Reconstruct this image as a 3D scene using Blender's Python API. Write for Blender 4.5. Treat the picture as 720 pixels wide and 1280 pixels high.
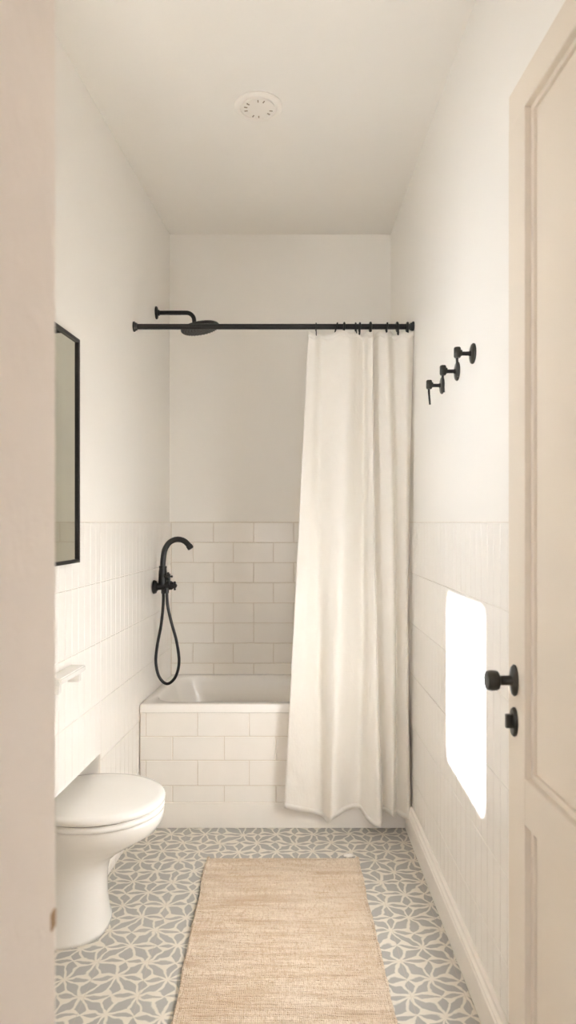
import bpy, bmesh, math, random
from mathutils import Vector, Matrix, noise
random.seed(7)
for o in list(bpy.data.objects): bpy.data.objects.remove(o)
scene = bpy.context.scene
COL = scene.collection

# ---------------------------------------------------------------- camera
H = 1.35                      # eye height; also the top of the tiled wainscot
F = 850.0                     # focal length in pixels of a 720 x 1280 frame
cam_d = bpy.data.cameras.new('camera'); cam = bpy.data.objects.new('camera', cam_d); COL.objects.link(cam)
cam.location = (0, 0, H); cam.rotation_euler = (math.radians(90), 0, 0)
cam_d.sensor_fit = 'VERTICAL'; cam_d.sensor_height = 36; cam_d.lens = F/1280*36
cam_d.shift_x = 11/1280; cam_d.shift_y = 13/1280
cam_d.clip_start = 0.02
cam_d.dof.use_dof = True; cam_d.dof.focus_distance = 2.7; cam_d.dof.aperture_fstop = 4.0
scene.camera = cam

# ---------------------------------------------------------------- light
vs = scene.view_settings
vs.view_transform = 'Standard'; vs.look = 'None'; vs.gamma = 1.0; vs.use_curve_mapping = False
vs.exposure = 1.28
scene.render.film_transparent = False
cy = scene.cycles
cy.max_bounces = 16; cy.diffuse_bounces = 10; cy.glossy_bounces = 4; cy.use_denoising = True
cy.caustics_reflective = False; cy.caustics_refractive = False; cy.sample_clamp_indirect = 6

world = bpy.data.worlds.new('world'); scene.world = world; world.use_nodes = True
wb = world.node_tree.nodes['Background']
wb.inputs[0].default_value = (.96, .98, 1.0, 1); wb.inputs[1].default_value = .55

def light(name, kind, energy, color, loc=(0, 0, 0), aim=None, size=None):
    d = bpy.data.lights.new(name, kind); d.energy = energy; d.color = color
    o = bpy.data.objects.new(name, d); COL.objects.link(o); o.location = loc
    if aim is not None: o.rotation_euler = Vector(aim).to_track_quat('-Z', 'Y').to_euler()
    if size: d.shape = 'RECTANGLE'; d.size, d.size_y = size
    return o
SUN_DIR = Vector((1.27, .50, -.79)).normalized()
sun = light('sun', 'SUN', 78.0, (.90, .94, 1.0), (-3, -1, 3), SUN_DIR); sun.data.angle = math.radians(2.2)
# daylight entering by the side window
light('window_daylight', 'AREA', 2.6, (.88, .93, 1.0), (-.96, 1.53, 1.72), (1, .75, -.05), (.44, .62)).data.spread = math.radians(110)
light('hall_fill', 'AREA', 13.5, (.88, .925, 1.0), (.0, -2.6, 1.6), (0.02, 1, 0), (1.6, 2.2))  # unseen fill lamp added behind the camera for front light

# ---------------------------------------------------------------- room sizes (x right, y away from the camera, z up)
CEIL = 2.877
YT, YB = 3.004, 3.605         # tub front, back wall
YD0, YD1 = .50, .70           # doorway wall
def xl(y): return -.629 - .080*(YT - y)     # the left wall splays out towards the door
def xr(y): return .585 + .010*(y - YT)
def px(x, d): return (x - 349)*d/F
def pz(y, d): return H - (y - 653)*d/F

# ---------------------------------------------------------------- materials
def lin(c):
    f = lambda v: v/12.92 if v <= .04045 else ((v+.055)/1.055)**2.4
    return tuple(f(v/255) for v in c) + (1,)
class N:
    """small node-tree writer"""
    def __init__(s, name):
        s.m = bpy.data.materials.new(name); s.m.use_nodes = True
        s.t = s.m.node_tree; s.b = s.t.nodes['Principled BSDF']; s.out = s.t.nodes['Material Output']
        s.co = s.t.nodes.new('ShaderNodeTexCoord')
    def add(s, kind, **kw):
        n = s.t.nodes.new(kind)
        for k, v in kw.items(): setattr(n, k, v)
        return n
    def link(s, a, b): s.t.links.new(a, b)
    def setin(s, sock, v):
        if isinstance(v, bpy.types.NodeSocket): s.link(v, sock)
        else: sock.default_value = v
    def math(s, op, a, b=0.0, c=None, clamp=False):
        n = s.add('ShaderNodeMath', operation=op, use_clamp=clamp)
        s.setin(n.inputs[0], a); s.setin(n.inputs[1], b)
        if c is not None: s.setin(n.inputs[2], c)
        return n.outputs[0]
    def noise(s, scale, detail=3, rough=.5, vec=None, sc=None):
        n = s.add('ShaderNodeTexNoise'); n.inputs['Scale'].default_value = scale
        n.inputs['Detail'].default_value = detail; n.inputs['Roughness'].default_value = rough
        v = vec or s.co.outputs['Object']
        if sc:
            mp = s.add('ShaderNodeMapping'); mp.inputs['Scale'].default_value = sc; s.link(v, mp.inputs[0]); v = mp.outputs[0]
        s.link(v, n.inputs['Vector']); return n
    def mix(s, f, a, b):
        n = s.add('ShaderNodeMix', data_type='RGBA'); s.setin(n.inputs[0], f)
        s.setin(n.inputs[6], a); s.setin(n.inputs[7], b); return n.outputs[2]
    def bump(s, h, strength=.3, dist=.01, prev=None):
        n = s.add('ShaderNodeBump'); n.inputs['Strength'].default_value = strength; n.inputs['Distance'].default_value = dist
        s.setin(n.inputs['Height'], h)
        if prev: s.link(prev, n.inputs['Normal'])
        s.link(n.outputs[0], s.b.inputs['Normal']); return n.outputs[0]
    def base(s, c): s.setin(s.b.inputs['Base Color'], c)
    def rough(s, r): s.setin(s.b.inputs['Roughness'], r)
def ramp(n, f, lo, hi):
    return n.math('DIVIDE', n.math('SUBTRACT', f, lo), hi-lo, clamp=True)

def plaster(name, c, c2, bump=.25, scale=9):
    n = N(name); t = n.noise(2.2, 4)
    n.base(n.mix(t.outputs[0], lin(c), lin(c2))); n.rough(.75)
    a = n.noise(scale, 5, .6); b = n.noise(scale*14, 3)
    n.bump(n.math('ADD', a.outputs[0], n.math('MULTIPLY', b.outputs[0], .12)), bump, .006)
    return n.m
M = {}
M['paint'] = plaster('warm_white_paint', (240, 237, 232), (237, 234, 228))
M['ceiling'] = plaster('ceiling_paint', (240, 237, 231), (236, 232, 226), .12)
M['jamb'] = plaster('rough_painted_plaster', (246, 240, 234), (236, 227, 218), 1.0, 18)

def glaze(name, c, c2, rough=.22, bump=.08):
    n = N(name); t = n.noise(7, 3)
    n.base(n.mix(t.outputs[0], lin(c), lin(c2))); n.rough(rough)
    a = n.noise(14, 3); n.bump(a.outputs[0], bump, .01)
    return n.m
M['tile'] = glaze('white_glazed_tile', (238, 234, 228), (231, 226, 218), .24, .10)
M['tile_side'] = glaze('white_narrow_tile', (239, 236, 231), (234, 230, 224), .30, .14)
M['grout'] = glaze('beige_grout', (220, 211, 199), (211, 201, 187), .8, .1)
M['grout_side'] = glaze('pale_grout', (231, 225, 216), (226, 218, 208), .7, .1)
M['enamel'] = glaze('white_enamel', (240, 237, 232), (237, 233, 227), .18, .0)
M['ceramic'] = glaze('white_ceramic', (242, 240, 236), (240, 237, 232), .16, .0)
M['plastic'] = glaze('white_plastic', (240, 236, 229), (236, 231, 224), .45, .0)
M['trim'] = glaze('white_trim_paint', (238, 233, 226), (232, 226, 218), .4, .1)
M['door'] = plaster('cream_door_paint', (224, 215, 202), (218, 208, 194), .12, 12)
n = N('black_metal'); n.base(lin((24, 22, 20))); n.rough(.38); n.b.inputs['Metallic'].default_value = .3
n.bump(n.noise(160, 2).outputs[0], .06, .002); M['black'] = n.m
n = N('bronze_metal'); n.base(lin((52, 50, 44))); n.rough(.34); n.b.inputs['Metallic'].default_value = .5
n.bump(n.noise(90, 2).outputs[0], .06, .002); M['bronze'] = n.m
n = N('brass_metal'); n.base(lin((150, 120, 84))); n.rough(.5); n.b.inputs['Metallic'].default_value = .6
n.bump(n.noise(90, 2).outputs[0], .1, .002); M['brass'] = n.m
n = N('mirror_glass'); n.base(n.mix(n.noise(1.5, 1).outputs[0], (.74, .76, .68, 1), (.77, .78, .71, 1)))
n.rough(.03); n.b.inputs['Metallic'].default_value = 1; M['mirror'] = n.m
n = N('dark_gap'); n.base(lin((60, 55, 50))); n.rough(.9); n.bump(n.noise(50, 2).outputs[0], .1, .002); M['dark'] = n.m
M['slot'] = glaze('tan_slot', (176, 165, 150), (160, 148, 132), .8, .1)  # darker tan for the small bars laid on the vent cover

# curtain linen
n = N('white_linen')
co = n.co.outputs['Object']
w1 = n.add('ShaderNodeTexWave', bands_direction='Z'); w1.inputs['Scale'].default_value = 130; w1.inputs['Distortion'].default_value = 1.5; n.link(co, w1.inputs[0])
w2 = n.add('ShaderNodeTexWave', bands_direction='X'); w2.inputs['Scale'].default_value = 130; w2.inputs['Distortion'].default_value = 1.5; n.link(co, w2.inputs[0])
cr = n.noise(3.2, 6, .65, sc=(2.2, 2.2, 1.0)); cr2 = n.noise(9, 4, .6, sc=(1, 1, .8))
n.base(n.mix(cr2.outputs[0], lin((243, 239, 232)), lin((237, 232, 223)))); n.rough(.9)
b1 = n.bump(n.math('ADD', w1.outputs['Fac'], w2.outputs['Fac']), .10, .001)
hgt = n.math('ADD', cr.outputs[0], n.math('MULTIPLY', cr2.outputs[0], .4))
b2 = n.bump(hgt, .45, .02, b1)
tr = n.add('ShaderNodeBsdfTranslucent'); tr.inputs[0].default_value = lin((240, 234, 224)); n.link(b2, tr.inputs['Normal'])
mx = n.add('ShaderNodeMixShader'); mx.inputs[0].default_value = .14
n.link(n.b.outputs[0], mx.inputs[1]); n.link(tr.outputs[0], mx.inputs[2]); n.link(mx.outputs[0], n.out.inputs[0])
M['linen'] = n.m

# patterned encaustic floor: eight petals around every node of a diagonal lattice
n = N('patterned_cement_tile'); L = .155
wp = n.noise(10, 2); sub = n.add('ShaderNodeVectorMath', operation='SUBTRACT'); n.link(wp.outputs[1], sub.inputs[0]); sub.inputs[1].default_value = (.5, .5, .5)
sc = n.add('ShaderNodeVectorMath', operation='SCALE'); n.link(sub.outputs[0], sc.inputs[0]); sc.inputs['Scale'].default_value = .064
ad = n.add('ShaderNodeVectorMath', operation='ADD'); n.link(n.co.outputs['Object'], ad.inputs[0]); n.link(sc.outputs[0], ad.inputs[1])
sp = n.add('ShaderNodeSeparateXYZ'); n.link(ad.outputs[0], sp.inputs[0])
X = n.math('DIVIDE', n.math('ADD', sp.outputs[0], .4+L*20), L); Y = n.math('DIVIDE', n.math('ADD', sp.outputs[1], L*20-2.09), L)
A = n.math('ADD', X, Y); B = n.math('ADD', n.math('SUBTRACT', X, Y), 60)
fa, fb = n.math('FRACT', A), n.math('FRACT', B)
ca, cb = n.math('SUBTRACT', fa, .5), n.math('SUBTRACT', fb, .5)
da = n.math('SUBTRACT', .5, n.math('ABSOLUTE', ca)); db = n.math('SUBTRACT', .5, n.math('ABSOLUTE', cb))
rnd = n.add('ShaderNodeTexWhiteNoise', noise_dimensions='2D'); cv = n.add('ShaderNodeCombineXYZ')
n.link(n.math('FLOOR', n.math('ADD', A, 0)), cv.inputs[0]); n.link(n.math('FLOOR', B), cv.inputs[1]); n.link(cv.outputs[0], rnd.inputs[0])
def leaf(t, v, w): return n.math('SUBTRACT', n.math('MULTIPLY', n.math('MULTIPLY', t, n.math('SUBTRACT', 1, t)), 4*w), v)
def sect(t, v, m): return n.math('SUBTRACT', n.math('MULTIPLY', t, .414), n.math('ADD', v, m))   # half of a 45 degree wedge at the node, less the cream arm
l1 = n.math('MINIMUM', leaf(fa, db, .20), sect(da, db, .026)); l2 = n.math('MINIMUM', leaf(fb, da, .175), sect(db, da, .022))
sq_ = n.math('MULTIPLY', n.math('ADD', da, db), .7071); s = n.math('DIVIDE', sq_, .69); v = n.math('MULTIPLY', n.math('ABSOLUTE', n.math('SUBTRACT', da, db)), .7)
upright = n.math('LESS_THAN', n.math('MULTIPLY', ca, cb), 0)
wA = n.math('ADD', .09, n.math('MULTIPLY', upright, .10))
l3 = n.math('SUBTRACT', n.math('MULTIPLY', n.math('MULTIPLY', n.math('MULTIPLY', s, n.math('SUBTRACT', 1.0, s)), 4), wA), v)
l4 = n.math('MAXIMUM', n.math('MAXIMUM', l1, l2), n.math('MINIMUM', l3, sect(sq_, v, .028)))
edge = n.math('ADD', n.math('MULTIPLY', n.noise(60, 3).outputs[0], .06), -.03)
mask = ramp(n, n.math('ADD', l4, edge), -.004, .03)
gv = n.noise(5, 4); cvn = n.noise(22, 4)
grey = n.mix(gv.outputs[0], lin((134, 132, 126)), lin((152, 149, 142)))
cream = n.mix(cvn.outputs[0], lin((206, 198, 186)), lin((194, 185, 172)))
c0 = n.mix(mask, cream, grey)
sj = n.add('ShaderNodeSeparateXYZ'); n.link(n.co.outputs['Object'], sj.inputs[0])
def joint(sk, off):
    f = n.math('FRACT', n.math('DIVIDE', n.math('ADD', sk, off+L*20), L)); return n.math('LESS_THAN', n.math('ABSOLUTE', n.math('SUBTRACT', f, .5)), .008)
jn = n.math('MAXIMUM', joint(sj.outputs[0], .4+L/2), joint(sj.outputs[1], -2.09+L/2))
n.base(n.mix(n.math('MULTIPLY', jn, .4), c0, lin((168, 156, 138)))); n.rough(.55)
n.bump(n.math('ADD', n.math('MULTIPLY', mask, .25), n.math('MULTIPLY', jn, -1.0)), .12, .002)
M['floor'] = n.m

# jute
n = N('woven_jute')
r1 = n.noise(6, 5, .65, sc=(.55, 3.4, 1)); r2 = n.noise(48, 3, .6, sc=(2.6, 1.0, 1)); r3 = n.noise(5, 3); r4 = n.noise(11, 4, .7, sc=(.5, 5, 1))
c = n.mix(ramp(n, r1.outputs[0], .38, .62), lin((192, 170, 145)), lin((218, 202, 182)))
c = n.mix(n.math('MULTIPLY', ramp(n, r4.outputs[0], .54, .70), .6), c, lin((172, 144, 114)))
c = n.mix(n.math('MULTIPLY', ramp(n, r2.outputs[0], .50, .66), .6), c, lin((182, 156, 126)))
c = n.mix(n.math('MULTIPLY', ramp(n, r3.outputs[0], .5, .75), .3), c, lin((232, 218, 202)))
n.base(c); n.rough(.95)
wv = n.add('ShaderNodeTexWave', bands_direction='Y'); wv.inputs['Scale'].default_value = 42; wv.inputs['Distortion'].default_value = 5; wv.inputs['Detail'].default_value = 3; wv.inputs['Detail Scale'].default_value = 3; n.link(n.co.outputs['Object'], wv.inputs[0])
wx = n.add('ShaderNodeTexWave', bands_direction='X'); wx.inputs['Scale'].default_value = 58; wx.inputs['Distortion'].default_value = 5; wx.inputs['Detail'].default_value = 2; n.link(n.co.outputs['Object'], wx.inputs[0])
b1 = n.bump(n.math('ADD', wv.outputs['Fac'], n.math('MULTIPLY', wx.outputs['Fac'], .8)), .55, .004)
n.bump(n.math('ADD', r1.outputs[0], r4.outputs[0]), .9, .018, b1)
fine = n.noise(150, 2, .6, sc=(1.6, .5, 1))
n.base(n.mix(n.math('MULTIPLY', ramp(n, fine.outputs[0], .45, .62), .30), c, lin((168, 143, 116))))
M['jute'] = n.m

# ---------------------------------------------------------------- mesh helpers
def link(name, bm, mat, parent=None, smooth=False, mods=()):
    me = bpy.data.meshes.new(name); bmesh.ops.recalc_face_normals(bm, faces=bm.faces) if bm.faces else None
    bm.to_mesh(me); bm.free(); o = bpy.data.objects.new(name, me); COL.objects.link(o)
    if mat: me.materials.append(M[mat])
    if smooth:
        for p in me.polygons: p.use_smooth = True
    if parent is not None: o.parent = parent
    for k, kw in mods:
        md = o.modifiers.new(k.lower(), k)
        for a, b in kw.items(): setattr(md, a, b)
    return o
def auto_smooth(o, ang=40):
    bm = bmesh.new(); bm.from_mesh(o.data)
    for e in bm.edges:
        if len(e.link_faces) == 2 and e.calc_face_angle(0) > math.radians(ang): e.smooth = False
    for f in bm.faces: f.smooth = True
    bm.to_mesh(o.data); bm.free(); return o
def box(bm, a, b, bev=0, rot=None):
    a, b = Vector(a), Vector(b); c = (a+b)/2; s = b-a
    m = Matrix.Translation(c) @ (rot or Matrix()) @ Matrix.Diagonal((*s, 1))
    r = bmesh.ops.create_cube(bm, size=1, matrix=m)
    if bev:
        es = list({e for v in r['verts'] for e in v.link_edges})
        bmesh.ops.bevel(bm, geom=es, offset=bev, segments=2, profile=.7, affect='EDGES')
def quad(bm, pts): return bm.faces.new([bm.verts.new(p) for p in pts])
def frame_at(d):
    d = Vector(d).normalized(); up = Vector((0, 0, 1)) if abs(d.z) < .95 else Vector((0, 1, 0))
    x = up.cross(d).normalized(); return x, d.cross(x).normalized(), d
def lathe(bm, prof, origin, axis, seg=32, sx=1, sy=1):
    """prof: (radius, distance along the axis)"""
    x, y, d = frame_at(axis); o = Vector(origin); rings = []
    for r, t in prof:
        if r < 1e-6: rings.append([bm.verts.new(o + d*t)]); continue
        rings.append([bm.verts.new(o + d*t + x*(r*sx*math.cos(2*math.pi*k/seg)) + y*(r*sy*math.sin(2*math.pi*k/seg))) for k in range(seg)])
    for p, q in zip(rings, rings[1:]):
        for k in range(seg):
            j = (k+1) % seg
            if len(p) == 1 and len(q) > 1: bm.faces.new([p[0], q[j], q[k]])
            elif len(q) == 1 and len(p) > 1: bm.faces.new([p[k], p[j], q[0]])
            elif len(p) > 1: bm.faces.new([p[k], p[j], q[j], q[k]])
def rod(bm, a, b, r, seg=20, bev=None):
    a, b = Vector(a), Vector(b); l = (b-a).length; e = bev if bev is not None else min(r*.25, l*.2)
    lathe(bm, [(0, 0), (r-e, 0), (r, e), (r, l-e), (r-e, l), (0, l)], a, b-a, seg)
def spline(pts, n=10):
    pts = [Vector(p) for p in pts]; P = [2*pts[0]-pts[1]] + pts + [2*pts[-1]-pts[-2]]; out = []
    for i in range(1, len(P)-2):
        for k in range(n):
            t = k/n; a, b, c, d = P[i-1], P[i], P[i+1], P[i+2]
            out.append(.5*((2*b)+(c-a)*t+(2*a-5*b+4*c-d)*t*t+(3*b-a-3*c+d)*t**3))
    return out + [pts[-1]]
def tube(bm, pts, r, seg=14, cap=True):
    pts = [Vector(p) for p in pts]; rings = []; prev = None
    for i, p in enumerate(pts):
        d = (pts[min(i+1, len(pts)-1)] - pts[max(i-1, 0)]).normalized()
        if prev is None: x = frame_at(d)[0]
        else: x = (prev - d*prev.dot(d)).normalized()
        prev = x; y = d.cross(x); rr = r(i/(len(pts)-1)) if callable(r) else r
        rings.append([bm.verts.new(p + x*rr*math.cos(2*math.pi*k/seg) + y*rr*math.sin(2*math.pi*k/seg)) for k in range(seg)])
    for p, q in zip(rings, rings[1:]):
        for k in range(seg): bm.faces.new([p[k], p[(k+1) % seg], q[(k+1) % seg], q[k]])
    if cap: bm.faces.new(rings[0][::-1]); bm.faces.new(rings[-1])
def thing(name, label, cat, loc, group=None):
    o = bpy.data.objects.new(name, None); COL.objects.link(o); o.location = loc; o.empty_display_size = .05
    o['label'] = label; o['category'] = cat
    if group: o['group'] = group
    bpy.context.view_layer.update(); return o
def local(bm, root):
    bmesh.ops.translate(bm, vec=-Vector(root.location), verts=bm.verts); return bm
def struct(o): o['kind'] = 'structure'; return o
def tiles(bm, rects, P, jit=.0006, g=.0016, h=.004, e=.0016):
    """P(u, v, n) -> point; rects in (u0, u1, v0, v1): slightly pillowed tiles, each a touch out of true"""
    for u0, u1, v0, v1 in rects:
        if u1-u0 < .008 or v1-v0 < .008: continue
        j = [random.uniform(-jit, jit) for _ in range(4)]
        def ring(ins, hh): return [bm.verts.new(P(u, v, hh + (j[k] if hh > h*.5 else 0))) for k, (u, v) in enumerate(((u0+ins, v0+ins), (u1-ins, v0+ins), (u1-ins, v1-ins), (u0+ins, v1-ins)))]
        a, b, c = ring(g, 0), ring(g, h-e), ring(g+e, h)
        for p, q in ((a, b), (b, c)):
            for k in range(4): bm.faces.new([p[k], p[(k+1) % 4], q[(k+1) % 4], q[k]])
        bm.faces.new(c)

# ---------------------------------------------------------------- structure
bm = bmesh.new(); box(bm, (-1.6, -3.0, -.08), (1.4, YB+.12, 0)); floor = struct(link('floor', bm, 'floor'))
bm = bmesh.new(); box(bm, (-1.1, YD0, CEIL), (.9, YB+.12, CEIL+.08)); struct(link('ceiling', bm, 'ceiling'))

# left wall, splayed, with a window opening by the door and a low recess for the toilet
WY0, WY1, WZ0, WZ1 = 1.28, 1.78, 1.38, 2.04
NY0, NY1, NZ, NX = 1.93, 2.515, .495, -.905
def slabs(bm, ycuts, zcuts, hole, X0, X1):
    for y0, y1 in zip(ycuts, ycuts[1:]):
        for z0, z1 in zip(zcuts, zcuts[1:]):
            if hole((y0+y1)/2, (z0+z1)/2): continue
            v = [bm.verts.new(p) for p in ((X0(y0), y0, z0), (X0(y1), y1, z0), (X0(y1), y1, z1), (X0(y0), y0, z1), (X1, y0, z0), (X1, y1, z0), (X1, y1, z1), (X1, y0, z1))]
            for f in ((0, 1, 2, 3), (7, 6, 5, 4), (0, 4, 5, 1), (3, 2, 6, 7), (0, 3, 7, 4), (1, 5, 6, 2)): bm.faces.new([v[k] for k in f])
    bmesh.ops.remove_doubles(bm, verts=bm.verts, dist=1e-5)
    # drop the faces shared by two neighbouring slabs
    seen = {}
    for f in bm.faces: seen.setdefault(tuple(sorted(tuple(round(c, 4) for c in v.co) for v in f.verts)), []).append(f)
    bmesh.ops.delete(bm, geom=[f for fs in seen.values() if len(fs) > 1 for f in fs], context='FACES')
hole = lambda y, z: (WY0 < y < WY1 and WZ0 < z < WZ1) or (NY0 < y < NY1 and z < NZ)
bm = bmesh.new(); slabs(bm, [YD0, WY0, WY1, NY0, NY1, YB+.12], [0, NZ, WZ0, WZ1, CEIL], hole, xl, -.94)
wl = struct(link('wall_left', bm, 'paint'))
bm = bmesh.new(); box(bm, (-.94, NY0-.03, 0), (NX-.002, NY1+.03, NZ+.03)); link('recess_back', bm, 'paint', wl)
T = .009
def left_tiles(y0, y1, z0, z1): 
    r = []; zs = [1.35, 1.13, .91, .69, .47, .25, .03, 0]
    w = .056; k0 = int(y0/w)
    for a, b in zip(zs, zs[1:]):
        for k in range(k0, int(y1/w)+2):
            u0, u1, v0, v1 = max(k*w, y0), min((k+1)*w, y1), max(b, z0), min(a, z1)
            if u1 > u0 and v1 > v0: r.append((u0, u1, v0, v1))
    return r
P = lambda u, v, h: Vector((xl(u)+.004+h, u, v))
bm = bmesh.new()
rects = left_tiles(YD1, NY0, 0, 1.35) + left_tiles(NY0, NY1, NZ, 1.35) + left_tiles(NY1, YB, 0, 1.35)
tiles(bm, rects, P, .0003, .0009)
tiles(bm, left_tiles(NY0, NY1, 0, NZ), lambda u, v, h: Vector((NX+.002+h, u, v)), .0003, .0009)
tl = link('tile_panel', bm, 'tile_side', wl)
bm = bmesh.new()
for y0, y1, z0, z1 in ((YD1, NY0, 0, 1.352), (NY0, NY1, NZ, 1.352), (NY1, YB, 0, 1.352)):
    y0 += .001*(y0 > NY0); z0 += .001*(z0 > 0); y1 -= .001*(y1 == NY0)
    slabs(bm, [y0, y1], [z0, z1], lambda y, z: False, lambda y: xl(y)+.0045, -.70 if y0 > 2.5 else -.9)
link('grout_bed', bm, 'grout_side', tl)

bm = bmesh.new(); box(bm, (-1.0, YB, 0), (.85, YB+.12, CEIL)); wbk = struct(link('wall_back', bm, 'paint'))
# back tiles: joint positions alternate, with two like rows together low down
R = .1065; odd, even = [267, 317.5], [241.5, 290.5]
bm = bmesh.new(); rects = []
for r, par in enumerate((0, 1, 0, 1, 0, 0, 1, 0, 1, 0, 1, 0, 1)):
    z1 = 1.35-r*R; z0 = max(z1-R, 0.0)
    if z1 < .3: break
    base = px((odd if par == 0 else even)[0], YB); w = .2125
    us = [xl(YB)+.01] + [base + w*k for k in range(-3, 8) if xl(YB)+.03 < base+w*k < xr(YB)-.03] + [xr(YB)-.01]
    rects += [(a, b, z0, z1) for a, b in zip(us, us[1:])]
tiles(bm, rects, lambda u, v, h: Vector((u, YB-.004-h, v)), .0006, .0018)
tb = link('tile_panel', bm, 'tile', wbk)
bm = bmesh.new(); box(bm, (xl(YB)-.01, YB-.006, 0), (xr(YB)+.01, YB+.01, 1.353)); link('grout_bed', bm, 'grout', tb)

bm = bmesh.new(); slabs(bm, [YD0, YB+.12], [0, CEIL], lambda y, z: False, xr, .75)
wr = struct(link('wall_right', bm, 'paint'))
bm = bmesh.new()
rr = left_tiles(YD1, YB, .06, 1.35); rr2 = []
tiles(bm, rr, lambda u, v, h: Vector((xr(u)-.004-h, u, v)), .0002, .0007)
tr_ = link('tile_panel', bm, 'tile_side', wr)
bm = bmesh.new(); slabs(bm, [YD1, YB], [.05, 1.352], lambda y, z: False, lambda y: xr(y)-.0050, .66); link('grout_bed', bm, 'grout_side', tr_)
# right baseboard, moulded
prof = [(0, 0), (.021, 0), (.021, .088), (.018, .094), (.018, .100), (.012, .108), (.010, .118), (.004, .122), (0, .122)]
bm = bmesh.new(); ends = []
for y in (YD1+.0, YT-.002): ends.append([bm.verts.new((xr(y)-.008-t, y, z)) for t, z in prof])
for k in range(len(prof)): j = (k+1) % len(prof); bm.faces.new([ends[0][k], ends[0][j], ends[1][j], ends[1][k]])
bm.faces.new(ends[0]); bm.faces.new(ends[1][::-1])
struct(link('baseboard_right', bm, 'trim'))

# doorway wall
DX0, DX1, DZ = px(70, YD1), .53, 2.26
bm = bmesh.new()
box(bm, (-1.3, YD0, 0), (DX0, YD1, 2.95), .004); box(bm, (DX1, YD0, 0), (1.15, YD1, 2.95)); box(bm, (DX0-.01, YD0, DZ+.40), (DX1+.01, YD1, 2.95))
bmesh.ops.remove_doubles(bm, verts=bm.verts, dist=1e-5)
wf = struct(link('wall_front', bm, 'jamb', mods=()))
# small brass strike plate on the jamb
bm = bmesh.new(); box(bm, (DX0-.001, YD1-.016, .938), (DX0+.0015, YD1-.004, .956), .001); 
o = link('strike_plate', bm, 'brass', wf)

# the hall the camera stands in, unseen walls added to block the sun
HC = 2.95
bm = bmesh.new(); box(bm, (-1.30, -3.0, 0), (-1.2, YD0, HC)); struct(link('wall_hall_left', bm, 'jamb'))
bm = bmesh.new(); box(bm, (1.05, -3.0, 0), (1.15, YD0, HC)); struct(link('wall_hall_right', bm, 'jamb'))
bm = bmesh.new(); box(bm, (-1.30, -3.1, 0), (1.15, -3.0, HC)); struct(link('wall_hall_back', bm, 'jamb'))
bm = bmesh.new(); box(bm, (-1.30, -3.1, HC), (1.15, YD1-.02, HC+.08)); struct(link('ceiling_hall', bm, 'ceiling'))
# window in the left wall near the door (out of the picture, lets the sun in)
bm = bmesh.new(); x0 = -.93; x1 = xl(WY0)+.012
def frame(bm, y0, y1, z0, z1, t, xa, xb):
    box(bm, (xa, y0, z0), (xb, y0+t, z1)); box(bm, (xa, y1-t, z0), (xb, y1, z1)); box(bm, (xa, y0+t, z0), (xb, y1-t, z0+t)); box(bm, (xa, y0+t, z1-t), (xb, y1-t, z1))
frame(bm, WY0-.002, WY1+.002, WZ0-.002, WZ1+.002, .03, -.925, -.885); struct(link('window_1', bm, 'trim'))

# ---------------------------------------------------------------- bathtub
tub = thing('bathtub', 'white built-in bathtub with tiled front along the back wall', 'bathtub', (0, (YT+YB)/2, 0))
ZR = pz(880, YT)
X0, X1 = xl(YT)+.0135, xr(YT)-.012
def rrect(x0, x1, y0, y1, r, z, n=8, skew=0):
    pts = []
    for cx, cy, a in ((x1-r, y0+r, -90), (x1-r, y1-r, 0), (x0+r, y1-r, 90), (x0+r, y0+r, 180)):
        for k in range(n+1):
            t = math.radians(a + 90*k/n); p = Vector((cx+r*math.cos(t), cy+r*math.sin(t), z))
            p.x += (xl(p.y)-xl(YT))*max(0, min(1, (X1-p.x)/(X1-X0))); pts.append(p)   # the left end follows the splayed wall
    return pts
bm = bmesh.new()
YB2 = YB-.011
rings = [rrect(X0+.006, X1-.006, YT+.004, YB2, .004, ZR-.040), rrect(X0, X1, YT-.006, YB2, .006, ZR-.036), rrect(X0, X1, YT-.006, YB2, .008, ZR-.008),
         rrect(X0+.003, X1-.003, YT-.003, YB2, .010, ZR-.001), rrect(X0+.008, X1-.008, YT+.003, YB2-.003, .012, ZR),
         rrect(X0+.040, X1-.05, YT+.040, YB2-.040, .11, ZR), rrect(X0+.047, X1-.056, YT+.046, YB2-.046, .11, ZR-.006),
         rrect(X0+.058, X1-.060, YT+.052, YB2-.052, .11, ZR-.03), rrect(X0+.11, X1-.08, YT+.066, YB2-.066, .12, ZR-.18),
         rrect(X0+.19, X1-.11, YT+.085, YB2-.085, .12, ZR-.33), rrect(X0+.24, X1-.15, YT+.12, YB2-.12, .10, ZR-.375), rrect(X0+.32, X1-.25, YT+.19, YB2-.19, .05, ZR-.385)]
vr = [[bm.verts.new(p) for p in r] for r in rings]
for p, q in zip(vr, vr[1:]):
    for k in range(len(p)): bm.faces.new([p[k], p[(k+1) % len(p)], q[(k+1) % len(p)], q[k]])
bm.faces.new(vr[-1])
auto_smooth(link('basin', local(bm, tub), 'enamel', tub), 50)
bm = bmesh.new(); lathe(bm, [(0, .006), (.018, .006), (.026, .003), (.028, 0)], (X1-.36, (YT+YB)/2, ZR-.385), (0, 0, 1), 24); link('drain', local(bm, tub), 'black', tub, True)
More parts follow.
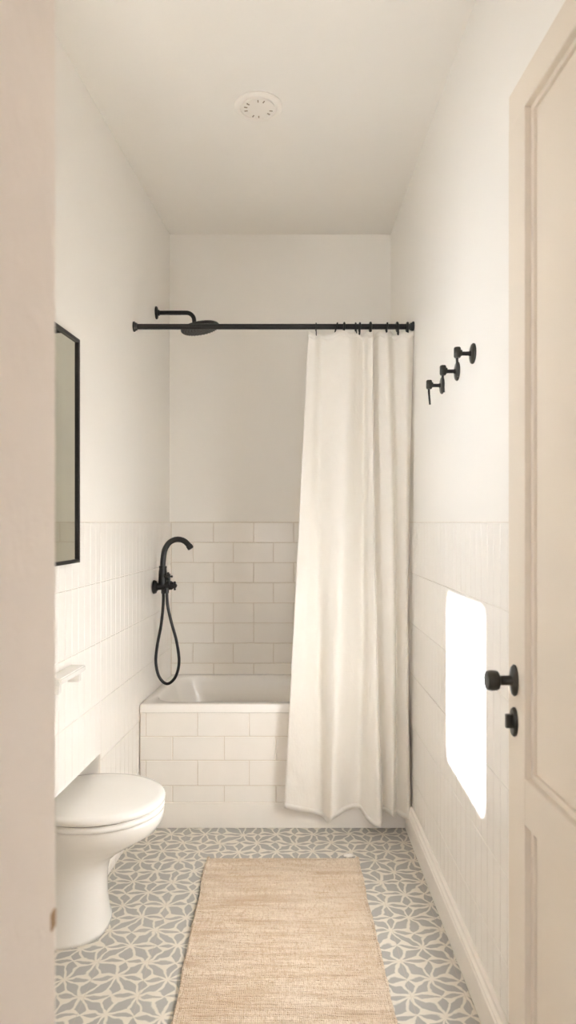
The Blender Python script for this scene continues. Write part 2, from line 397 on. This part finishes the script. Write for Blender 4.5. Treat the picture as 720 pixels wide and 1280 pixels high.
# tiled apron
bm = bmesh.new(); rects = []
zt = pz(891, YT); ys = [891, 921, 951, 982.5, 1003.5]
js = [[182, 248, 314], [215.5, 280, 345], [182, 249.5, 314], [215.5, 280, 345]]
for k in range(4):
    z1, z0 = pz(ys[k], YT), pz(ys[k+1], YT); b = px(js[k][0], YT); w = .2285
    us = [X0] + [b+w*i for i in range(0, 8) if X0+.02 < b+w*i < X1-.02] + [X1-.002]
    rects += [(a, c, z0, z1) for a, c in zip(us, us[1:])]
tiles(bm, rects, lambda u, v, h: Vector((u, YT+.008-h, v)), .0006, .0016)
ap = link('tiled_apron', local(bm, tub), 'tile', tub)
bm = bmesh.new(); box(bm, (X0, YT+.006, pz(1003.5, YT)-.02), (X1-.002, YT+.03, ZR-.038)); o = link('grout_bed', local(bm, tub), 'grout', ap)
bm = bmesh.new(); box(bm, (X0, YT-.001, 0.0), (X1-.002, YT+.03, pz(1003.5, YT)), .003); link('plinth', local(bm, tub), 'trim', tub)

# ---------------------------------------------------------------- toilet
TY, TX = 2.292, -.613
toi = thing('toilet', 'white ceramic toilet with closed round lid at the left wall', 'toilet', (TX, TY, 0)); toi.scale.z = 1.025
def egg(cx, cy, a, b, z, n=48, sq=2.0, back=None):
    """front points to +x; an optional flat back"""
    pts = []
    for k in range(n):
        t = 2*math.pi*k/n; c, s_ = math.cos(t), math.sin(t)
        e = 2/sq; x = cx + a*math.copysign(abs(c)**e, c); y = cy + b*math.copysign(abs(s_)**e, s_)
        if back is not None and x < back: x = back
        pts.append(Vector((x, y, z)))
    return pts
def loft(bm, rings, caps=True):
    vr = [[bm.verts.new(p) for p in r] for r in rings]
    for p, q in zip(vr, vr[1:]):
        for k in range(len(p)): bm.faces.new([p[k], p[(k+1) % len(p)], q[(k+1) % len(p)], q[k]])
    if caps: bm.faces.new(vr[0][::-1]); bm.faces.new(vr[-1])
bm = bmesh.new()
BK = -.86
loft(bm, [egg(-.712, TY, .142, .146, 0, sq=2.3, back=BK), egg(-.712, TY, .142, .146, .012, sq=2.3, back=BK), egg(-.712, TY, .136, .136, .03, sq=2.2, back=BK), egg(-.715, TY, .132, .126, .10, sq=2.2, back=BK),
          egg(-.715, TY, .134, .122, .17, sq=2.2, back=BK), egg(-.712, TY, .142, .126, .215, sq=2.2, back=BK), egg(-.698, TY, .168, .140, .250, sq=2.1, back=BK), egg(-.675, TY, .208, .160, .285, sq=2.1, back=BK),
          egg(-.650, TY, .240, .180, .318, sq=2.1, back=BK), egg(-.640, TY, .2465, .192, .345, sq=2.1, back=BK), egg(-.638, TY, .248, .196, .366, sq=2.1, back=BK), egg(-.638, TY, .246, .195, .3755, sq=2.1, back=BK)])
link('bowl', local(bm, toi), 'ceramic', toi, True)
bm = bmesh.new()
loft(bm, [egg(-.620, TY, .226, .197, .3775, sq=2.05, back=-.842), egg(-.620, TY, .232, .203, .381, sq=2.05, back=-.842), egg(-.620, TY, .232, .203, .391, sq=2.05, back=-.842), egg(-.620, TY, .227, .198, .3955, sq=2.05, back=-.842)])
auto_smooth(link('seat', local(bm, toi), 'ceramic', toi), 60)
bm = bmesh.new()
loft(bm, [egg(-.620, TY, .215, .186, .3990, sq=2.05, back=-.842), egg(-.620, TY, .228, .199, .4005, sq=2.05, back=-.842), egg(-.620, TY, .234, .205, .405, sq=2.05, back=-.842), egg(-.620, TY, .235, .206, .414, sq=2.05, back=-.842), egg(-.620, TY, .229, .200, .4215, sq=2.05, back=-.842),
          egg(-.620, TY, .208, .180, .4250, sq=2.05, back=-.835), egg(-.620, TY, .12, .10, .4275, sq=2.05), egg(-.620, TY, .03, .03, .428, sq=2.05)])
auto_smooth(link('lid', local(bm, toi), 'ceramic', toi), 60)
bm = bmesh.new(); loft(bm, [egg(-.62, TY, .219, .190, z, back=-.83) for z in (.3950, .4000)]); link('gap_shade', local(bm, toi), 'dark', toi)  # dark sheet painting the shade in the gap between seat and lid
for s_ in (-1, 1):
    bm = bmesh.new(); lathe(bm, [(0, 0), (.012, 0), (.013, .004), (.013, .026), (.010, .030), (0, .031)], (-.848, TY+s_*.075, .400), (0, 0, 1), 20); link('hinge', local(bm, toi), 'ceramic', toi, True)

# ---------------------------------------------------------------- wall mirror
MY0, MY1, MZ0, MZ1 = 1.84, 2.262, 1.217, 1.957
mir = thing('wall_mirror', 'tall black-framed mirror on the left wall above the toilet', 'mirror', (xl(2.03), 2.03, MZ0))
ang = -math.atan(.08)  # the wall's own slant
def W(y, z, h): # point on the left wall, h in front of it
    return Vector((xl(y)+h, y, z))
def wbox(bm, y0, y1, z0, z1, h0, h1, f=W):
    v = [bm.verts.new(f(*p)) for p in ((y0, z0, h0), (y1, z0, h0), (y1, z1, h0), (y0, z1, h0), (y0, z0, h1), (y1, z0, h1), (y1, z1, h1), (y0, z1, h1))]
    for q in ((0, 1, 2, 3), (7, 6, 5, 4), (0, 4, 5, 1), (3, 2, 6, 7), (0, 3, 7, 4), (1, 5, 6, 2)): bm.faces.new([v[k] for k in q])
bm = bmesh.new(); t = .011
for a in ((MY0, MY0+t, MZ0, MZ1), (MY1-t, MY1, MZ0, MZ1), (MY0+t, MY1-t, MZ0, MZ0+t), (MY0+t, MY1-t, MZ1-t, MZ1)): wbox(bm, *a, .010, .026)
link('mirror_frame', local(bm, mir), 'black', mir)
bm = bmesh.new(); wbox(bm, MY0+t-.001, MY1-t+.001, MZ0+t-.001, MZ1-t+.001, .010, .019); link('mirror_glass', local(bm, mir), 'mirror', mir)
bm = bmesh.new(); zc = pz(573, 2.26); wbox(bm, MY1-.004, MY1+.007, zc-.024, zc+.024, .013, .024)
bmesh.ops.bevel(bm, geom=list(bm.edges), offset=.003, segments=2, affect='EDGES'); link('catch', local(bm, mir), 'black', mir)

# small ceramic paper holder under the mirror
sh = thing('paper_holder', 'small white ceramic holder on the left wall tiles below the mirror', 'holder', (xl(2.12), 2.12, .86))
bm = bmesh.new(); wbox(bm, 2.02, 2.225, .865, .885, .009, .060); bmesh.ops.bevel(bm, geom=list(bm.edges), offset=.004, segments=2, affect='EDGES'); auto_smooth(link('shelf', local(bm, sh), 'ceramic', sh))
for y in (2.03, 2.19):
    bm = bmesh.new(); wbox(bm, y, y+.02, .835, .866, .009, .050); bmesh.ops.bevel(bm, geom=list(bm.edges), offset=.003, segments=2, affect='EDGES'); auto_smooth(link('bracket', local(bm, sh), 'ceramic', sh))

# ---------------------------------------------------------------- shower head on the left wall
SD = 3.325; SX = xl(SD)
shw = thing('rain_shower', 'matte black rain shower head on a bent arm near the ceiling', 'shower head', (SX, SD, pz(391, SD)))
zc = pz(391, SD)
bm = bmesh.new(); lathe(bm, [(0, .0), (.031, .0), (.031, .006), (.027, .009), (.014, .012), (.014, .018), (0, .018)], (SX, SD, zc), (1, 0, 0), 32); auto_smooth(link('wall_flange', local(bm, shw), 'black', shw))
pts = [(SX+.01, SD, zc), (px(215, SD), SD, zc), (px(233, SD), SD, zc)]
cx, r = px(233, SD), .038
pts += [(cx + r*math.sin(a), SD, zc - r + r*math.cos(a)) for a in [math.radians(t) for t in range(10, 91, 10)]] + [(cx+r+.002, SD, pz(406, SD))]
bm = bmesh.new(); tube(bm, pts, .0105); auto_smooth(link('arm', local(bm, shw), 'black', shw))
hc = Vector((px(250, SD), SD, pz(409.5, SD))); ax = Vector((-.19, .01, 1)).normalized()
bm = bmesh.new(); lathe(bm, [(0, -.010), (.088, -.010), (.094, -.006), (.095, 0), (.091, .004), (.03, .010), (.018, .016), (.016, .028), (0, .028)], hc, ax, 48); auto_smooth(link('rain_plate', local(bm, shw), 'black', shw), 30)
x_, y_, d_ = frame_at(ax); bm = bmesh.new()
for ring, cnt in ((.015, 6), (.03, 12), (.045, 18), (.06, 24), (.075, 30), (.086, 34)):
    for k in range(cnt):
        a = 2*math.pi*k/cnt; p = hc + x_*ring*math.cos(a) + y_*ring*math.sin(a); lathe(bm, [(.0026, -.0095), (.0018, -.0135), (0, -.0135)], p, ax, 6)
link('nozzles', local(bm, shw), 'bronze', shw)['kind'] = 'stuff'

# ---------------------------------------------------------------- bath mixer, spout and hose
BD = 3.27; BX = xl(BD)+.008; k_ = BD/F
q = lambda X_, Y_, dy=0: Vector((px(X_, BD), BD+dy, pz(Y_, BD)))
mixr = thing('bath_mixer', 'matte black bath mixer tap with swan-neck spout and looped hose above the tub', 'tap', (BX, BD, pz(733, BD)))
zc = pz(733, BD)
bm = bmesh.new(); lathe(bm, [(0, 0), (.032, 0), (.033, .004), (.030, .014), (.018, .020), (.016, .024), (0, .024)], (BX, BD-.03, zc), (1, 0, 0), 32); auto_smooth(link('wall_flange', local(bm, mixr), 'black', mixr))
bm = bmesh.new(); lathe(bm, [(0, .01), (.017, .01), (.0175, .05), (.021, .054), (.021, .088), (.016, .094), (.014, .108), (0, .108)], (BX, BD-.03, zc), (1, 0, .09), 28); auto_smooth(link('valve_body', local(bm, mixr), 'black', mixr))
bm = bmesh.new(); lathe(bm, [(0, 0), (.020, 0), (.020, .05), (.0175, .078), (.0185, .080), (.0185, .088), (.014, .090), (0, .09)], q(204.5, 730, -.03), (0.02, 0, 1), 28); auto_smooth(link('spout_collar', local(bm, mixr), 'black', mixr))
sp_ = spline([q(204.5, 712, -.03), q(205.2, 700, -.03), q(207, 688, -.03), q(212, 679, -.03), q(219, 674.7, -.03), q(226, 674.2, -.03), q(232.5, 676.8, -.03), q(238.0, 682.5, -.03)], 8)
bm = bmesh.new(); tube(bm, sp_, .0135, 18); auto_smooth(link('spout', local(bm, mixr), 'black', mixr))
bm = bmesh.new(); rod(bm, q(236.6, 680.8, -.03), q(240.0, 685.8, -.03), .0155, 20); link('spout_tip', local(bm, mixr), 'black', mixr, True)
def cross_handle(c, axis, nm, R_=.017):
    x, y, d = frame_at(axis); c = Vector(c); bm = bmesh.new()
    lathe(bm, [(0, -.022), (.008, -.022), (.008, .0), (.010, .002), (.010, .012), (.006, .015), (0, .016)], c, d, 18)
    for v in (x, y, -x, -y):
        rod(bm, c+d*.006, c+d*.006+v*R_, .0040, 10); lathe(bm, [(0, -.005), (.005, -.003), (.0058, 0), (.005, .003), (0, .005)], c+d*.006+v*R_, v, 12)
    auto_smooth(link(nm, local(bm, mixr), 'black', mixr))
cross_handle(q(212.5, 720, -.055), (.25, -.9, .35), 'handle')
cross_handle(q(219, 731, -.05), (1, -.25, 0), 'handle')
bm = bmesh.new(); rod(bm, q(213, 730, -.05), q(213, 716, -.05), .008, 16); rod(bm, q(208, 730, -.04), q(219, 729, -.05), .010, 16); link('diverter', local(bm, mixr), 'black', mixr)
hp = spline([q(205.5, 737, -.03), q(205.3, 755, -.03), q(202.5, 780, -.025), q(197.5, 806, -.02), q(195.8, 827, -.02), q(200, 845, -.02), q(209.8, 853.5, -.02), q(220, 845, -.02), q(224.8, 826, -.025), q(221.8, 800, -.03), q(215.5, 775, -.04), q(211.5, 755, -.045), q(210.5, 736, -.05)], 12)
bm = bmesh.new(); tube(bm, hp, lambda t: .0072, 12); hose = auto_smooth(link('hose', local(bm, mixr), 'black', mixr), 60)
for p, nm in ((q(205.5, 741, -.03), 'a'), (q(210.6, 740, -.05), 'b')):
    bm = bmesh.new(); lathe(bm, [(0, 0), (.0105, 0), (.0105, .02), (.009, .024), (0, .024)], p, (0, 0, 1), 8); link('coupling_nut', local(bm, mixr), 'black', hose)

# ---------------------------------------------------------------- curtain rod, rings, curtain
RD = 2.955; RZ = pz(408.3, RD)
rdl, rdr = xl(RD)+.0, xr(RD)-.0
rodt = thing('curtain_rod', 'long black shower curtain rod spanning from wall to wall', 'curtain rod', (0, RD, RZ))
bm = bmesh.new(); rod(bm, (rdl+.006, RD, RZ), (rdr-.006, RD, RZ), .0118, 20); auto_smooth(link('pole', local(bm, rodt), 'black', rodt))
for xw, s_ in ((rdl, 1), (rdr, -1)):
    bm = bmesh.new(); lathe(bm, [(0, 0), (.022, 0), (.022, .005), (.017, .010), (.0155, .016), (.0, .016)], (xw, RD, RZ), (s_, 0, 0), 28); auto_smooth(link('end_flange', local(bm, rodt), 'black', rodt))
CD = 2.945   # curtain plane
def qx(x): return px(x, CD)
ring_px = [395, 420.5, 430, 444.5, 449.5, 463, 483.5, 496.5, 509]
words = ['leftmost black ring on the rod, thin, at the curtain edge', 'second black curtain ring from the left, hanging askew', 'third black curtain ring from the left on the rod', 'fourth black curtain ring from the left, close to the fifth', 'fifth black curtain ring from the left, close to the fourth',
         'sixth black curtain ring from the left, with the longest clip', 'seventh black curtain ring from the left on the rod', 'eighth black curtain ring, second from the right wall', 'rightmost black curtain ring, beside the rod end']
tilt = [.0, .45, .1, -.05, .1, 0, .2, -.1, .05]; thick = [.0024, .0034, .0046, .0034, .0040, .0054, .0038, .0052, .0050]
proto = None
for i, X_ in enumerate(ring_px):
    loc = Vector((px(X_, RD), RD, RZ))
    rg = thing('curtain_ring', words[i], 'curtain ring', loc, 'black rings holding the shower curtain')
    rr_ = .0152+thick[i]*.5; c = Vector((0, 0, .0130-rr_+thick[i]*.5+.0005))
    def tp(y, z): return Vector((z*math.tan(tilt[i])*.55, y, z))
    bm = bmesh.new()
    pts = [tp(rr_*math.cos(a), c.z+rr_*math.sin(a)) for a in [2*math.pi*k/28 for k in range(28)]]
    tube(bm, pts+[pts[0]], thick[i], 8, False); auto_smooth(link('loop', bm, 'black', rg), 60)
    bm = bmesh.new(); zb = -.038 if i in (0, 1, 5) else -.030
    tube(bm, spline([tp(-.012, -.012), tp(-.016, -.022), tp(-.016, zb), tp(-.009, zb-.006), tp(-.006, zb+.002)], 6), thick[i]*.85, 8); auto_smooth(link('hook', bm, 'black', rg), 60)

# fold line: (x at top, middle, bottom in photo columns; how far forward; hem row)
ctl = [(385.5, 371.5, 355, .010, 1008), (394, 385, 378, .006, 1014), (404, 399, 402, -.022, 1024), (420, 413, 409, .018, 1026), (435.5, 427.5, 415, .034, 1018), (447, 443, 432, -.004, 1015), (455, 455, 450, -.026, 1016), (459.5, 460.5, 461, .012, 1026), (465, 466.5, 474, .034, 1027),
       (466.5, 468.5, 479, -.018, 1018), (474, 478, 485, .004, 1016), (483, 490, 490, .020, 1017), (491, 495, 496, -.016, 1020), (500, 501, 502, -.006, 1022), (509, 507, 509, .014, 1021), (517.5, 511, 513.5, .000, 1012)]
cur = thing('shower_curtain', 'long white linen shower curtain drawn to the right side', 'curtain', (qx(440), CD, RZ-.05))
NV = 90; bm = bmesh.new(); grid = []
ZT = pz(416.5, CD)
def lerp(a, b, t): return a+(b-a)*t
for j in range(NV+1):
    v = j/NV; row = []
    cps = []
    for (t_, m_, b_, f_, h_) in ctl:
        # quadratic through top, middle (at .47 of the height), bottom
        k = .47; x = t_*((v-k)*(v-1))/(k) + m_*(v*(v-1))/(k*(k-1)) + b_*(v*(v-k))/(1-k)
        amp = .85 + .55*min(1, v*1.6)
        cps.append(Vector((x, f_*amp, h_)))
    row_pts = spline(cps, 9)
    for i, p in enumerate(row_pts):
        topz = ZT + .006*math.cos(i*.42) + .004*max(0, (p.x-385)/135) ; botz = pz(p.z, CD)
        z = lerp(topz, botz, v); x = qx(p.x); y = CD - p.y
        nn = noise.noise(Vector((x*9, 3.1, z*4.5)))*.006 + noise.noise(Vector((x*26, 7.7, z*12)))*.0022
        low = max(0, v-.80)/.2
        nn += low*noise.noise(Vector((x*22, 1.7, z*16)))*.007
        row.append(bm.verts.new((x, y+nn, z)))
    grid.append(row)
for a, b in zip(grid, grid[1:]):
    for i in range(len(a)-1): bm.faces.new([a[i], a[i+1], b[i+1], b[i]])
hems = [(r, ) for r in (0,)]
link('cloth', local(bm, cur), 'linen', cur, True, mods=(('SOLIDIFY', dict(thickness=.0016, offset=0)),))
# stitched header tape and bottom hem, doubled cloth a little proud of the curtain
def band(name, j0, j1, h):
    bm = bmesh.new(); rows = []
    src = bpy.data.objects['cloth'].data.vertices; W_ = len(grid0)
    for j in range(j0, j1+1):
        rows.append([bm.verts.new(src[j*W_+i].co + Vector((0, -h, 0))) for i in range(W_)])
    for a, b in zip(rows, rows[1:]):
        for i in range(len(a)-1): bm.faces.new([a[i], a[i+1], b[i+1], b[i]])
    return link(name, bm, 'linen', cur, True, mods=(('SOLIDIFY', dict(thickness=.0016, offset=0)),))
grid0 = range(len(spline([Vector((c[0], 0, 0)) for c in ctl], 9)))
band('header_tape', 0, 1, .0008); band('hem', NV-1, NV, .0010)

# ---------------------------------------------------------------- wall hooks on the right wall
hook_words = ['black wall hook nearest the door, first of three on the right wall', 'middle one of three black wall hooks on the right wall', 'black wall hook nearest the curtain, last of three on the right wall']
src = None
for i, d in enumerate((2.012, 2.196, 2.408)):
    x = xr(d); z = H+(.4995, .4880, .4850)[i]; loc = Vector((x, d, z))
    if src is None:
        hk = thing('wall_hook', hook_words[0], 'hook', loc, 'black hooks in a row on the right wall')
        bm = bmesh.new(); lathe(bm, [(0, 0), (.0300, 0), (.0305, .003), (.028, .006), (.012, .009), (0, .009)], (0, 0, 0), (-1, 0, 0), 36); auto_smooth(link('wall_plate', bm, 'bronze', hk))
        bm = bmesh.new(); lathe(bm, [(0, .007), (.009, .007), (.0075, .012), (.0062, .015), (.0062, .046), (0, .046)], (0, 0, 0), (-1, 0, 0), 20); auto_smooth(link('arm', bm, 'black', hk))
        bm = bmesh.new(); lathe(bm, [(0, -.016), (.008, -.016), (.0105, -.012), (.0105, .012), (.0085, .0155), (0, .0155)], (-.048, 0, .003), (0, 0, 1), 24)
        lathe(bm, [(0, -.013), (.009, -.013), (.010, -.010), (.010, .006), (0, .008)], (-.048, 0, .002), (-1, 0, 0), 20); auto_smooth(link('knob', bm, 'bronze', hk))
        bm = bmesh.new(); tube(bm, [(-.0495, 0, -.008), (-.0485, 0, -.03), (-.0455, -.001, -.068)], lambda t: .0042-.0008*t, 12); auto_smooth(link('peg', bm, 'black', hk))
        src = hk
    else:
        hk = src.copy(); COL.objects.link(hk); hk.location = loc; hk['label'] = hook_words[i]
        for ch in src.children: c = ch.copy(); COL.objects.link(c); c.parent = hk

# ---------------------------------------------------------------- ceiling vent
VD = 2.495
ven = thing('ceiling_vent', 'round white vent cover in the middle of the ceiling', 'vent', (px(323, VD), VD, CEIL))
bm = bmesh.new(); lathe(bm, [(0, 0.0), (.088, 0), (.089, .003), (.084, .008), (.074, .011), (.068, .010), (.066, .005), (.060, .004), (.058, .009), (.03, .012), (0, .012)], ven.location, (0, 0, -1), 48); auto_smooth(link('cover', local(bm, ven), 'plastic', ven), 35)
for k in range(14):
    bm = bmesh.new()
    a = math.radians(180 + (k+.5)*360/14); c = Vector(ven.location) + Vector((math.cos(a)*.047, math.sin(a)*.047, -.0108))
    if k in (2, 5, 6, 9, 12): continue
    box(bm, c-Vector((.006, .0022, .0012)), c+Vector((.006, .0022, .0005)), 0, Matrix.Rotation(a, 4, 'Z'))
    link('air_slot', local(bm, ven), 'slot', ven)

# ---------------------------------------------------------------- open door
DY, DW = 1.40, .76
dang = math.atan(.025)
dr = bpy.data.objects.new('door_1', None); COL.objects.link(dr); struct(dr); dr.location = (px(636, DY), DY, 0); dr.rotation_euler = (0, 0, dang)
# local frame: -y runs back to the hinges, +x is the wall side
DT, ZD = .038, 2.225
LOW, RA, RB, PT = .20, .765, .855, 2.155
S = .085; RC = .019
bm = bmesh.new()
def dbox(y0, y1, z0, z1, x0=0, x1=DT, bev=.003): box(bm, (x0, y0, z0), (x1, y1, z1), bev)
dbox(-DW, 0, .008, LOW); dbox(-DW, 0, PT, ZD); dbox(-S, 0, LOW, PT, bev=0.0); dbox(-DW, -DW+S, LOW, PT, bev=0); dbox(-DW+S, -S, RA, RB, bev=.002)
o = link('door_leaf', bm, 'door', dr)
bm = bmesh.new()
for z0, z1 in ((LOW, RA), (RB, PT)): dbox(-DW+S-.002, -S+.002, z0-.002, z1+.002, RC, DT-.006, 0)
link('panel', bm, 'door', dr)
bm = bmesh.new()
for z0, z1 in ((LOW, RA), (RB, PT)):   # a small bead round each panel
    for a in ((-S-.012, -S, z0, z1), (-DW+S, -DW+S+.012, z0, z1), (-DW+S+.012, -S-.012, z0, z0+.012), (-DW+S+.012, -S-.012, z1-.012, z1)): dbox(*a, RC-.007, RC+.002, .002)
link('bead', bm, 'door', dr)
bm = bmesh.new(); dbox(-DW+.002, -DW+.03, .9, 1.0, DT-.002, DT+.004, 0); link('hinge', bm, 'brass', dr)
# knob with oval rose and thumb turn
kz, kd = pz(851, 1.36), -.036
bm = bmesh.new(); lathe(bm, [(0, 0), (.031, 0), (.032, .003), (.028, .007), (.014, .010), (0, .010)], (0, kd, kz), (-1, 0, 0), 36, .58, 1.0); o1 = auto_smooth(link('rose', bm, 'bronze', dr))
bm = bmesh.new(); lathe(bm, [(0, .008), (.0125, .008), (.0100, .012), (.0095, .030), (.012, .033), (.0185, .036), (.0200, .040), (.0205, .050), (.0190, .056), (.0165, .0585), (0, .0595)], (0, kd, kz), (-1, 0, 0), 36); auto_smooth(link('door_knob', bm, 'bronze', dr))
kz2 = pz(903, 1.36)
bm = bmesh.new(); lathe(bm, [(0, 0), (.029, 0), (.030, .003), (.027, .007), (.010, .008), (0, .008)], (0, kd, kz2), (-1, 0, 0), 36, .55, 1.0); auto_smooth(link('lock_plate', bm, 'bronze', dr))
bm = bmesh.new(); box(bm, (-.020, kd-.005, kz2-.012), (-.004, kd+.005, kz2+.016), .003); link('thumb_turn', bm, 'bronze', dr)

# ---------------------------------------------------------------- rug
rug = thing('jute_rug', 'long beige woven jute runner on the patterned floor', 'rug', (.016, 2.0, 0))
bm = bmesh.new(); NX_, NY_ = 90, 170; x0, x1, y0, y1 = -.287, .314, 1.25, 2.722
g = []
def wav(y): return .007*noise.noise(Vector((y*6, 0, 0))) + .003*noise.noise(Vector((y*28, 4, 0)))
for j in range(NY_+1):
    y = lerp(y0, y1, j/NY_); row = []
    for i in range(NX_+1):
        u = i/NX_; x = lerp(x0+wav(y), x1+wav(y+9), u)
        yy = y + (.003*noise.noise(Vector((x*9, 2, 0))) if j == NY_ else 0)
        e = min(u, 1-u)*(x1-x0); ee = min(e, (y1-y))
        z = .0105*min(1, (ee/.006+.25)**.5) + .0022*noise.noise(Vector((x*3.5, y*34, 0))) + .0012*noise.noise(Vector((x*14, y*60, 3)))
        row.append(bm.verts.new((x, yy, max(z, .002))))
    g.append(row)
for a, b in zip(g, g[1:]):
    for i in range(NX_): bm.faces.new([a[i], a[i+1], b[i+1], b[i]])
bnd = [e for e in bm.edges if e.is_boundary]; r = bmesh.ops.extrude_edge_only(bm, edges=bnd)
for v in [v for v in r['geom'] if isinstance(v, bmesh.types.BMVert)]: v.co.z = .0
link('woven_field', local(bm, rug), 'jute', rug, True)
for xs, s_ in ((x0, 1), (x1, -1)):
    bm = bmesh.new(); tube(bm, [(xs + wav(y if s_ > 0 else y+9) + s_*.003, y, .0068 + .001*math.sin(y*210)) for y in [lerp(y0, y1, k/240) for k in range(241)]], lambda t: .0064+.0010*math.sin(t*700), 8)
    link('side_binding', local(bm, rug), 'jute', rug, True)

# a scrap of white tissue at the far corner of the rug
bm = bmesh.new(); bmesh.ops.create_icosphere(bm, subdivisions=3, radius=1)
for v in bm.verts:
    nz = noise.noise(v.co*2.3)*.45; v.co = Vector((v.co.x*(.020+.012*nz), v.co.y*(.012+.008*nz), max(v.co.z, -.5)*(.006+.005*nz)))
o = link('tissue_scrap', bm, 'ceramic', None, True); o.location = (px(436, 2.745), 2.748, .0035)
o['label'] = 'tiny white scrap of tissue on the floor at the far right corner of the rug'; o['category'] = 'scrap'
